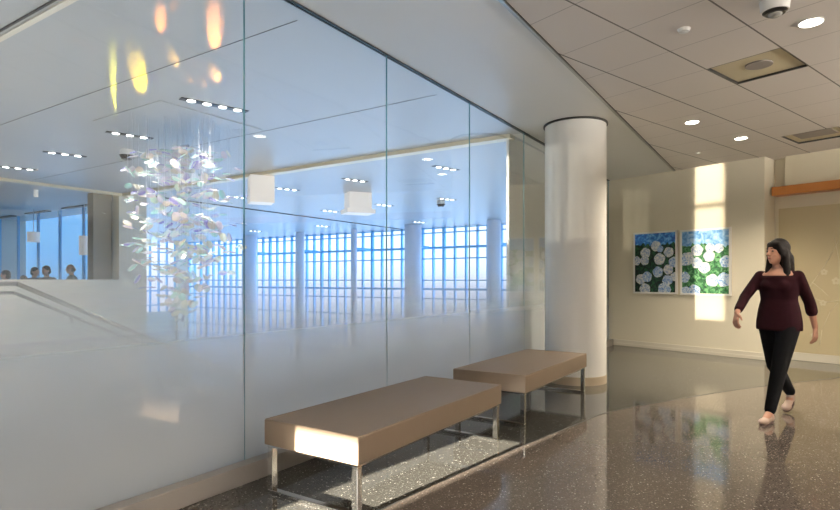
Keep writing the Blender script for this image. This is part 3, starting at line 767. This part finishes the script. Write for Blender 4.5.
# ================================================================== PEOPLE
def ellipsoid(bm, c, r, rot=None, seg=16):
    vs = bmesh.ops.create_uvsphere(bm, u_segments=seg, v_segments=seg//2+2, radius=1.0)['verts']
    R = rot or Matrix.Identity(3)
    for v in vs:
        v.co = R @ Vector((v.co.x*r[0], v.co.y*r[1], v.co.z*r[2])) + Vector(c)
def limb(bm, p, q, r0, r1, seg=14, flat=1.0):
    p = Vector(p); q = Vector(q); tube(bm, p, q, r0, seg, r1)
    bmesh.ops.create_uvsphere(bm, u_segments=seg, v_segments=8, radius=r0, matrix=Matrix.Translation(p))
    bmesh.ops.create_uvsphere(bm, u_segments=seg, v_segments=8, radius=r1, matrix=Matrix.Translation(q))
def loft(bm, rings, seg=24):
    prev = None
    for (cx, cy, z, rx, ry) in rings:
        r = [bm.verts.new((cx+rx*math.cos(2*PI*i/seg), cy+ry*math.sin(2*PI*i/seg), z)) for i in range(seg)]
        if prev:
            for i in range(seg): bm.faces.new((prev[i], prev[(i+1) % seg], r[(i+1) % seg], r[i]))
        else: bm.faces.new(r[::-1])
        prev = r
    bm.faces.new(prev)
def blob(name, bm, m, parent, vox=0.012, smooth=4, fold=0.0):
    bmesh.ops.recalc_face_normals(bm, faces=bm.faces)
    me = bpy.data.meshes.new(name); bm.to_mesh(me); bm.free(); me.materials.append(m)
    o = bpy.data.objects.new(name, me); C0.objects.link(o)
    r = o.modifiers.new('r', 'REMESH'); r.mode = 'VOXEL'; r.voxel_size = vox; r.use_smooth_shade = True
    s = o.modifiers.new('s', 'SMOOTH'); s.iterations = smooth; s.factor = 0.5
    dg = bpy.context.evaluated_depsgraph_get(); me2 = bpy.data.meshes.new_from_object(o.evaluated_get(dg))
    o.modifiers.clear(); o.data = me2; me2.name = name
    for p in me2.polygons: p.use_smooth = True
    if not me2.materials: me2.materials.append(m)
    o.parent = parent
    return o

wy = math.atan2(0.294, -0.956)
P0 = unp(779, 417, 0)
wm = thing('person', 'woman with long dark hair in maroon top and black trousers, walking past the niche', 'person', (6.12, 0.045, 0), wy)
headR = Matrix.Rotation(math.radians(-28), 3, 'Z')
HC = Vector((0.035, 0, 1.515))
def hp(x, y, z): return HC + headR @ Vector((x, y, z))
# body (skin)
bm = bmesh.new()
ellipsoid(bm, HC+Vector((0, 0, 0.012)), (0.088, 0.072, 0.098), headR)
ellipsoid(bm, hp(0.028, 0, -0.045), (0.060, 0.055, 0.068), headR)
ellipsoid(bm, hp(0.058, 0, -0.088), (0.024, 0.026, 0.02), headR)
limb(bm, hp(0.080, 0, 0.02), hp(0.104, 0, -0.022), 0.009, 0.015, 10)
for s in (-1, 1):
    ellipsoid(bm, hp(-0.005, 0.074*s, -0.01), (0.018, 0.009, 0.030), headR)
    ellipsoid(bm, hp(0.055, 0.03*s, -0.03), (0.022, 0.022, 0.022), headR)
ellipsoid(bm, hp(0.082, 0, -0.054), (0.010, 0.022, 0.008), headR)
limb(bm, (0.0, 0, 1.34), (0.02, 0, 1.46), 0.056, 0.048)
loft(bm, [(0, 0, 0.86, 0.095, 0.145), (0, 0, 0.95, 0.098, 0.155), (0, 0, 1.06, 0.082, 0.12), (0.01, 0, 1.20, 0.095, 0.135), (0.01, 0, 1.31, 0.08, 0.15), (0, 0, 1.37, 0.05, 0.07)])
shR, shL = Vector((0.01, -0.150, 1.295)), Vector((0.0, 0.150, 1.295))
elR, wrR = Vector((0.17, -0.225, 1.105)), Vector((0.385, -0.215, 0.965))
elL, wrL = Vector((-0.13, 0.205, 1.055)), Vector((-0.175, 0.235, 0.825))
for a, b, c in ((shR, elR, wrR), (shL, elL, wrL)):
    limb(bm, a, b, 0.045, 0.036); limb(bm, b, c, 0.036, 0.023)
def hand(bm, w, d, side, palm_n):
    d = Vector(d).normalized(); n = Vector(palm_n); n = (n-d*n.dot(d)).normalized(); s = d.cross(n)*side
    for k in (-0.5, -0.17, 0.17, 0.5):
        limb(bm, w+d*0.015+s*0.028*k, w+d*0.085+s*0.066*k, 0.014, 0.0125, 10)
    for k, L in ((-0.5, 0.058), (-0.17, 0.07), (0.17, 0.073), (0.5, 0.064)):
        a = w+d*0.085+s*0.068*k; b = a+(d*0.9+n*0.28).normalized()*L*0.5; c = b+(d*0.65+n*0.75).normalized()*L*0.5
        limb(bm, a, b, 0.0098, 0.0088, 8); limb(bm, b, c, 0.0088, 0.0074, 8)
    a = w+d*0.028+s*0.026; b = a+(d*0.6+s*0.75+n*0.2).normalized()*0.04; c = b+(d*0.9+s*0.25+n*0.35).normalized()*0.034
    limb(bm, a, b, 0.0135, 0.011, 8); limb(bm, b, c, 0.011, 0.009, 8)
hand(bm, wrR, (0.35, 0.03, -0.75), 1, (-0.6, 0.6, -0.2))
hand(bm, wrL, (0.05, 0.02, -1), 1, (-0.1, -1, 0))
hipL, knL, anL = Vector((0.0, 0.085, 0.87)), Vector((0.165, 0.055, 0.475)), Vector((0.30, 0.02, 0.085))
hipR, knR, anR = Vector((-0.01, -0.085, 0.87)), Vector((-0.06, -0.055, 0.465)), Vector((-0.385, -0.02, 0.165))
for a, b, c in ((hipL, knL, anL), (hipR, knR, anR)):
    limb(bm, a, b, 0.078, 0.05); limb(bm, b, c, 0.05, 0.031)
limb(bm, anL, (0.42, 0.02, 0.035), 0.032, 0.026); limb(bm, anR, (-0.29, -0.02, 0.05), 0.032, 0.026)
blob('body', bm, M['skin'], wm, 0.0065, 3)
for s in (-1, 1):
    bm = bmesh.new(); ellipsoid(bm, hp(0.083, 0.03*s, 0.008), (0.006, 0.012, 0.007), headR, 12); link('eye', bm, M['eye'], wm, smooth=True)
    bm = bmesh.new(); limb(bm, hp(0.088, 0.018*s, 0.031), hp(0.079, 0.044*s, 0.032), 0.0035, 0.0025, 6); link('eyebrow', bm, M['hair'], wm)
bm = bmesh.new(); ellipsoid(bm, hp(0.0905, 0, -0.055), (0.006, 0.02, 0.0075), headR, 12); link('lips', bm, M['lip'], wm, smooth=True)
# hair
bm = bmesh.new()
ellipsoid(bm, hp(-0.014, 0, 0.034), (0.098, 0.088, 0.096), headR)
ellipsoid(bm, hp(-0.045, 0, -0.05), (0.072, 0.088, 0.11), headR)
limb(bm, hp(-0.05, -0.035, -0.06), Vector((-0.095, -0.06, 1.16)), 0.068, 0.045)
limb(bm, hp(-0.05, 0.035, -0.06), Vector((-0.095, 0.06, 1.15)), 0.068, 0.045)
limb(bm, hp(0.0, 0.078, 0.0), Vector((0.045, 0.085, 1.26)), 0.032, 0.028); limb(bm, hp(0.0, -0.078, 0.0), Vector((0.05, -0.085, 1.27)), 0.028, 0.022)
limb(bm, hp(0.045, 0.05, 0.075), hp(0.02, 0.084, -0.03), 0.02, 0.022); limb(bm, hp(0.045, -0.05, 0.075), hp(0.02, -0.084, -0.03), 0.018, 0.018)
blob('hair', bm, M['hair'], wm, 0.009, 3)
# top
bm = bmesh.new()
loft(bm, [(0, 0, 0.80, 0.135, 0.19), (0, 0, 0.87, 0.132, 0.188), (0, 0, 0.97, 0.122, 0.175), (0.0, 0, 1.08, 0.108, 0.150), (0.015, 0, 1.19, 0.122, 0.160), (0.01, 0, 1.28, 0.102, 0.168), (-0.008, 0, 1.328, 0.072, 0.13), (-0.012, 0, 1.362, 0.062, 0.092)])
ellipsoid(bm, (0.085, 0.065, 1.205), (0.055, 0.06, 0.06)); ellipsoid(bm, (0.085, -0.065, 1.205), (0.055, 0.06, 0.06))
limb(bm, shR, elR, 0.054, 0.046); limb(bm, elR, elR.lerp(wrR, 0.8), 0.046, 0.038)
limb(bm, shL, elL, 0.054, 0.048); limb(bm, elL, elL.lerp(wrL, 0.35), 0.048, 0.05)
blob('top', bm, M['maroon'], wm, 0.011, 4)
# trousers
bm = bmesh.new()
loft(bm, [(0, 0, 0.80, 0.115, 0.165), (0, 0, 0.88, 0.118, 0.172), (0, 0, 0.97, 0.108, 0.158)])
limb(bm, hipL, knL, 0.098, 0.068); limb(bm, knL, knL.lerp(anL, 0.93), 0.068, 0.047)
limb(bm, hipR, knR, 0.098, 0.068); limb(bm, knR, knR.lerp(anR, 0.93), 0.068, 0.047)
blob('trousers', bm, M['trouser'], wm, 0.011, 4)
# shoes
def shoe(heel, toe, tilt=0):
    heel = Vector(heel); toe = Vector(toe)
    d = toe-heel; L = d.length; ex = d.normalized(); ez = Vector((0, 0, 1)); ey = ez.cross(ex).normalized(); ez = ex.cross(ey)
    def P(x, y, z): return heel+ex*x+ey*y+ez*z
    R = Matrix((ex, ey, ez)).transposed()
    bm = bmesh.new()
    ellipsoid(bm, P(0.045, 0, 0.042), (0.048, 0.036, 0.042), R); ellipsoid(bm, P(L*0.5, 0, 0.036), (L*0.42, 0.034, 0.032), R); ellipsoid(bm, P(L-0.055, 0, 0.030), (0.058, 0.043, 0.028), R)
    ellipsoid(bm, P(0.05, 0, 0.07), (0.042, 0.034, 0.03), R)
    s = blob('shoe', bm, M['shoe'], wm, 0.006, 3)
    bm = bmesh.new(); pts = []
    for k in range(28):
        an = 2*PI*k/28; x = L/2+math.cos(an)*L*0.5; wv = 0.034+0.010*(x/L); y = math.sin(an)*wv*(1.0 if True else 1)
        pts.append((x, y))
    lo = [bm.verts.new(P(x, y, 0.001)) for x, y in pts]; hi = [bm.verts.new(P(x, y, 0.018)) for x, y in pts]
    for k in range(28): bm.faces.new((lo[k], lo[(k+1) % 28], hi[(k+1) % 28], hi[k]))
    bm.faces.new(lo[::-1]); bm.faces.new(hi)
    so = link('sole', bm, M['sole'], s)
shoe((0.245, 0.02, 0.002), (0.49, 0.02, 0.001)); shoe((-0.435, -0.02, 0.095), (-0.225, -0.02, 0.004))

# people behind the half wall
def bystander(px, top_py, v, label, hairm, cloth, yaw, bald=False, lean=0.0):
    u = onv(px, v); d = u*C+v*S; ztop = h+(280-top_py)*d/f; k = ztop/1.70
    t = thing('person', label, 'person', (u, v, 0.0), yaw, 'people behind the half wall')
    def P(x, y, z): return Vector((x*k+lean*max(0, z-0.9), y*k, z*k))
    def E(bm, x, y, z, a, b, c): ellipsoid(bm, P(x, y, z), (a*k, b*k, c*k))
    def Lb(bm, p, q, r0, r1): limb(bm, P(*p), P(*q), r0*k, r1*k)
    def Lf(bm, rings): loft(bm, [(x*k+lean*max(0, z-0.9), y*k, z*k, a*k, b*k) for x, y, z, a, b in rings])
    bm = bmesh.new()
    E(bm, 0.03, 0, 1.585, 0.092, 0.074, 0.108); E(bm, 0.06, 0, 1.525, 0.058, 0.055, 0.06)
    Lb(bm, (0.11, 0, 1.59), (0.13, 0, 1.56), 0.008, 0.014)
    for s_ in (-1, 1): E(bm, 0.02, 0.076*s_, 1.57, 0.017, 0.009, 0.03)
    Lb(bm, (0, 0, 1.38), (0.015, 0, 1.52), 0.055, 0.05)
    Lf(bm, [(0, 0, 0.9, 0.10, 0.15), (0, 0, 1.1, 0.09, 0.13), (0, 0, 1.33, 0.10, 0.17), (0, 0, 1.41, 0.05, 0.08)])
    for s_ in (-1, 1):
        Lb(bm, (0, 0.18*s_, 1.36), (-0.02, 0.23*s_, 1.08), 0.046, 0.037); Lb(bm, (-0.02, 0.23*s_, 1.08), (0.10, 0.22*s_, 0.86), 0.036, 0.024)
        hand(bm, P(0.10, 0.22*s_, 0.86), (0.3, 0, -1), s_, (0, -s_, 0))
        Lb(bm, (0, 0.09*s_, 0.9), (0.01, 0.09*s_, 0.5), 0.08, 0.05); Lb(bm, (0.01, 0.09*s_, 0.5), (-0.02, 0.09*s_, 0.09), 0.05, 0.034); Lb(bm, (-0.02, 0.09*s_, 0.05), (0.12, 0.10*s_, 0.035), 0.034, 0.03)
    blob('body', bm, M['skin'], t, 0.011, 2)
    bm = bmesh.new()
    if bald: E(bm, -0.008, 0, 1.565, 0.074, 0.083, 0.066)
    else: E(bm, 0.018, 0, 1.612, 0.096, 0.083, 0.092); E(bm, -0.012, 0, 1.56, 0.07, 0.082, 0.09)
    blob('hair', bm, hairm, t, 0.012, 2)
    bm = bmesh.new()
    Lf(bm, [(0, 0, 0.86, 0.135, 0.19), (0, 0, 1.1, 0.12, 0.165), (0, 0, 1.3, 0.13, 0.20), (0, 0, 1.385, 0.10, 0.19), (0, 0, 1.43, 0.062, 0.09)])
    for s_ in (-1, 1): Lb(bm, (0, 0.185*s_, 1.355), (-0.02, 0.23*s_, 1.08), 0.068, 0.055); Lb(bm, (-0.02, 0.23*s_, 1.08), (0.08, 0.222*s_, 0.90), 0.055, 0.04)
    blob('shirt', bm, cloth, t, 0.014, 2)
    bm = bmesh.new(); Lf(bm, [(0, 0, 0.8, 0.12, 0.17), (0, 0, 0.95, 0.125, 0.175)])
    for s_ in (-1, 1): Lb(bm, (0, 0.09*s_, 0.88), (0.01, 0.09*s_, 0.5), 0.098, 0.07); Lb(bm, (0.01, 0.09*s_, 0.5), (-0.02, 0.09*s_, 0.12), 0.068, 0.052)
    blob('trousers', bm, M['trouser'], t, 0.014, 2)
bystander(34, 267, 14.9, 'dark-haired person in navy, middle of the group behind the half wall', M['hair'], M['navy'], math.radians(-60))
bystander(47, 265.5, 13.8, 'dark-haired person in grey top, just left of the balding person', M['hair'], M['greycloth'], math.radians(200))
bystander(72, 264, 13.7, 'balding person in teal shirt at the right end of the group', M['tanhair'], M['teal_shirt'], math.radians(150), bald=True)
bystander(7, 270, 13.5, 'person with dark hair at the left edge of the picture', M['hair'], M['greycloth'], math.radians(150))
bystander(24, 275, 14.3, 'person of whom only the top of dark hair shows above the half wall', M['hair'], M['navy'], math.radians(90))

# ================================================================== LIGHT
w = bpy.data.worlds.new('world'); sc.world = w; w.use_nodes = True; nt = w.node_tree
for n in list(nt.nodes): nt.nodes.remove(n)
wo = nt.nodes.new('ShaderNodeOutputWorld'); bg = nt.nodes.new('ShaderNodeBackground')
tc = nt.nodes.new('ShaderNodeTexCoord'); sp = nt.nodes.new('ShaderNodeSeparateXYZ'); nt.links.new(tc.outputs['Generated'], sp.inputs[0])
rp = nt.nodes.new('ShaderNodeValToRGB'); e = rp.color_ramp.elements
e[0].position = 0.40; e[0].color = (1.9, 2.6, 3.5, 1); e[1].position = 0.66; e[1].color = (2.0, 4.6, 7.4, 1)
for q, c in ((0.455, (0.9, 1.0, 1.25)), (0.495, (0.98, 1.05, 1.3)), (0.52, (1.1, 1.22, 1.4)), (0.59, (1.3, 1.5, 1.7))):
    x = e.new(q); x.color = rgb(c)
nt.links.new(mth(nt, 'MULTIPLY_ADD', sp.outputs[2], 0.5, 0.5), rp.inputs[0])
nt.links.new(rp.outputs[0], bg.inputs[0]); bg.inputs[1].default_value = 1.0; nt.links.new(bg.outputs[0], wo.inputs[0])

def area(name, loc, sx, sy, energy, color, rot=(0, 0, 0), portal=False):
    l = bpy.data.lights.new(name, 'AREA'); l.shape = 'RECTANGLE'; l.size = sx; l.size_y = sy; l.energy = energy; l.color = color
    if portal: l.cycles.is_portal = True
    o = bpy.data.objects.new(name, l); C0.objects.link(o); o.location = loc; o.rotation_euler = rot; return o
area('window_portal', (17.75, 14.3, -0.4), 7.2, 22.6, 1, (1, 1, 1), (0, math.radians(90), 0), True)
area('back_window_portal', (WU-0.35, 5.1, 1.95), 2.4, 2.2, 1, (1, 1, 1), (0, math.radians(-90), 0), True)
# unseen fill lamps added to brighten the room, dressed as hung trays
def add_fill_light(x, y, e, lab, color=(1, 0.93, 0.84)):
    t = thing('pendant_uplight', lab, 'ceiling light', (x, y, 2.5), 0, 'pendant uplights behind the camera')
    link('tray', B(-0.9, 0.9, -0.2, 0.2, -0.05, -0.001), M['white'], t)
    bm = bmesh.new()
    for q in (-0.8, 0.8): tube(bm, (q, 0.19, -0.001), (q, 0.19, H-2.501), 0.004, 6)
    link('suspension_rod', bm, M['wire'], t)
    area('uplight_lamp', (x, y, 2.515), 1.7, 0.36, e, color, (PI, 0, 0))
    if x < 2: area('downlight_strip', (x, y, 2.445), 1.7, 0.36, e*0.12, color)
add_fill_light(-1.6, -0.8, 214, 'pendant uplight behind the viewpoint')
add_fill_light(0.9, -3.0, 250, 'pendant uplight right of the viewpoint')
add_fill_light(3.6, -5.0, 668, 'pendant uplight far right of the picture')
add_fill_light(6.6, -4.0, 668, 'pendant uplight beyond the right edge of the picture')
add_fill_light(-5.0, 1.2, 214, 'pendant uplight in the corridor')

def sun(name, az, el, strength, color, angle):
    l = bpy.data.lights.new(name, 'SUN'); l.energy = strength; l.color = color; l.angle = math.radians(angle)
    o = bpy.data.objects.new(name, l); C0.objects.link(o)
    d = Vector((math.cos(az)*math.cos(el), math.sin(az)*math.cos(el), -math.sin(el)))
    o.rotation_euler = d.to_track_quat('-Z', 'Y').to_euler(); o.location = (-30, 8, 6)
area('side_window_portal', (12.8, 26.1, -0.4), 8.4, 7.2, 1, (1, 1, 1), (math.radians(-90), 0, 0), True)
sun('low_sun', math.radians(-7), math.radians(8.7), 90, (1, 0.90, 0.74), 0.4)
sun('sun_mirrored_by_facade', math.radians(-7), math.radians(-1.0), 4.5, (1, 0.85, 0.64), 0.28)  # second sun added for the reflected patches on the far wall

# coloured glints the sculpture throws on the ceiling: narrow spots at the flakes
def glint(x1, y1, x2, y2, wpx, color, e, reach=2.0):
    """streak on the ceiling from pixel 1 (near the flakes) to pixel 2"""
    p = Vector((*unp(x1, y1, H), 0)); q = Vector((*unp(x2, y2, H), 0)); L = (q-p).length; c = (p+q)/2
    dpt = c.x*C+c.y*S; wd = wpx*dpt/f; dr = (p-q).normalized()
    sa = min(0.75, max(0.045, wd/L)); al = math.asin(sa); R = max(reach, 1.8*L) if reach > 1 else reach
    src = c + dr*R*math.cos(al) + Vector((0, 0, H-R*sa))
    src.z = H-R*sa
    l = bpy.data.lights.new('flake_glint', 'SPOT'); l.color = color; l.spot_size = max(math.radians(1.2), 2*math.atan(wd/2/R)*1.25); l.spot_blend = 1.0; l.shadow_soft_size = 0.004
    l.energy = 4*e*R*R/sa
    o = bpy.data.objects.new('flake_glint', l); C0.objects.link(o); o.location = src
    tgt = Vector((c.x, c.y, H)); o.rotation_euler = (tgt-src).to_track_quat('-Z', 'Y').to_euler()
YE, OR, PI_ = (1, 0.62, 0.01), (1, 0.33, 0.07), (1, 0.36, 0.16)
for gdef in [(142, 96, 134, 54, 15, YE, 1.3), (119, 122, 114, 58, 9, (0.8, 0.7, 0.03), 0.6), (215, 52, 214, 0, 16, OR, 1.1), (161, 34, 160, 4, 11, OR, 0.8),
             (178, 70, 168, 48, 11, (1, 0.5, 0.05), 2.6, 0.9), (202, 70, 180, 50, 8, OR, 2.0, 0.9), (217, 84, 210, 66, 12, (1, 0.42, 0.1), 2.6, 0.8), (206, 88, 200, 78, 7, OR, 2.4, 0.7), (102, 54, 72, 38, 6, OR, 2.4, 0.9),
             (192, 84, 186, 74, 7, OR, 2.6, 0.7), (236, 80, 252, 76, 5, OR, 2.4, 0.7), (36, 126, 68, 128, 5, OR, 1.5), (290, 105, 328, 107, 5, PI_, 2.0),
             (343, 114, 385, 118, 4, PI_, 1.6), (278, 126, 315, 132, 6, PI_, 1.4), (110, 118, 134, 122, 6, OR, 1.2), (172, 12, 176, 0, 8, OR, 1.0), (150, 98, 120, 86, 5, OR, 1.4), (95, 100, 115, 112, 4, (1, 0.6, 0.3), 0.9)]:
    glint(*gdef)

sc.view_settings.view_transform = 'Standard'; sc.view_settings.look = 'None'; sc.view_settings.gamma = 1; sc.view_settings.use_curve_mapping = False
sc.view_settings.exposure = 0.34
sc.cycles.transparent_max_bounces = 24; sc.cycles.max_bounces = 8; sc.cycles.diffuse_bounces = 4; sc.cycles.glossy_bounces = 4
sc.cycles.sample_clamp_indirect = 4.0; sc.cycles.use_denoising = True
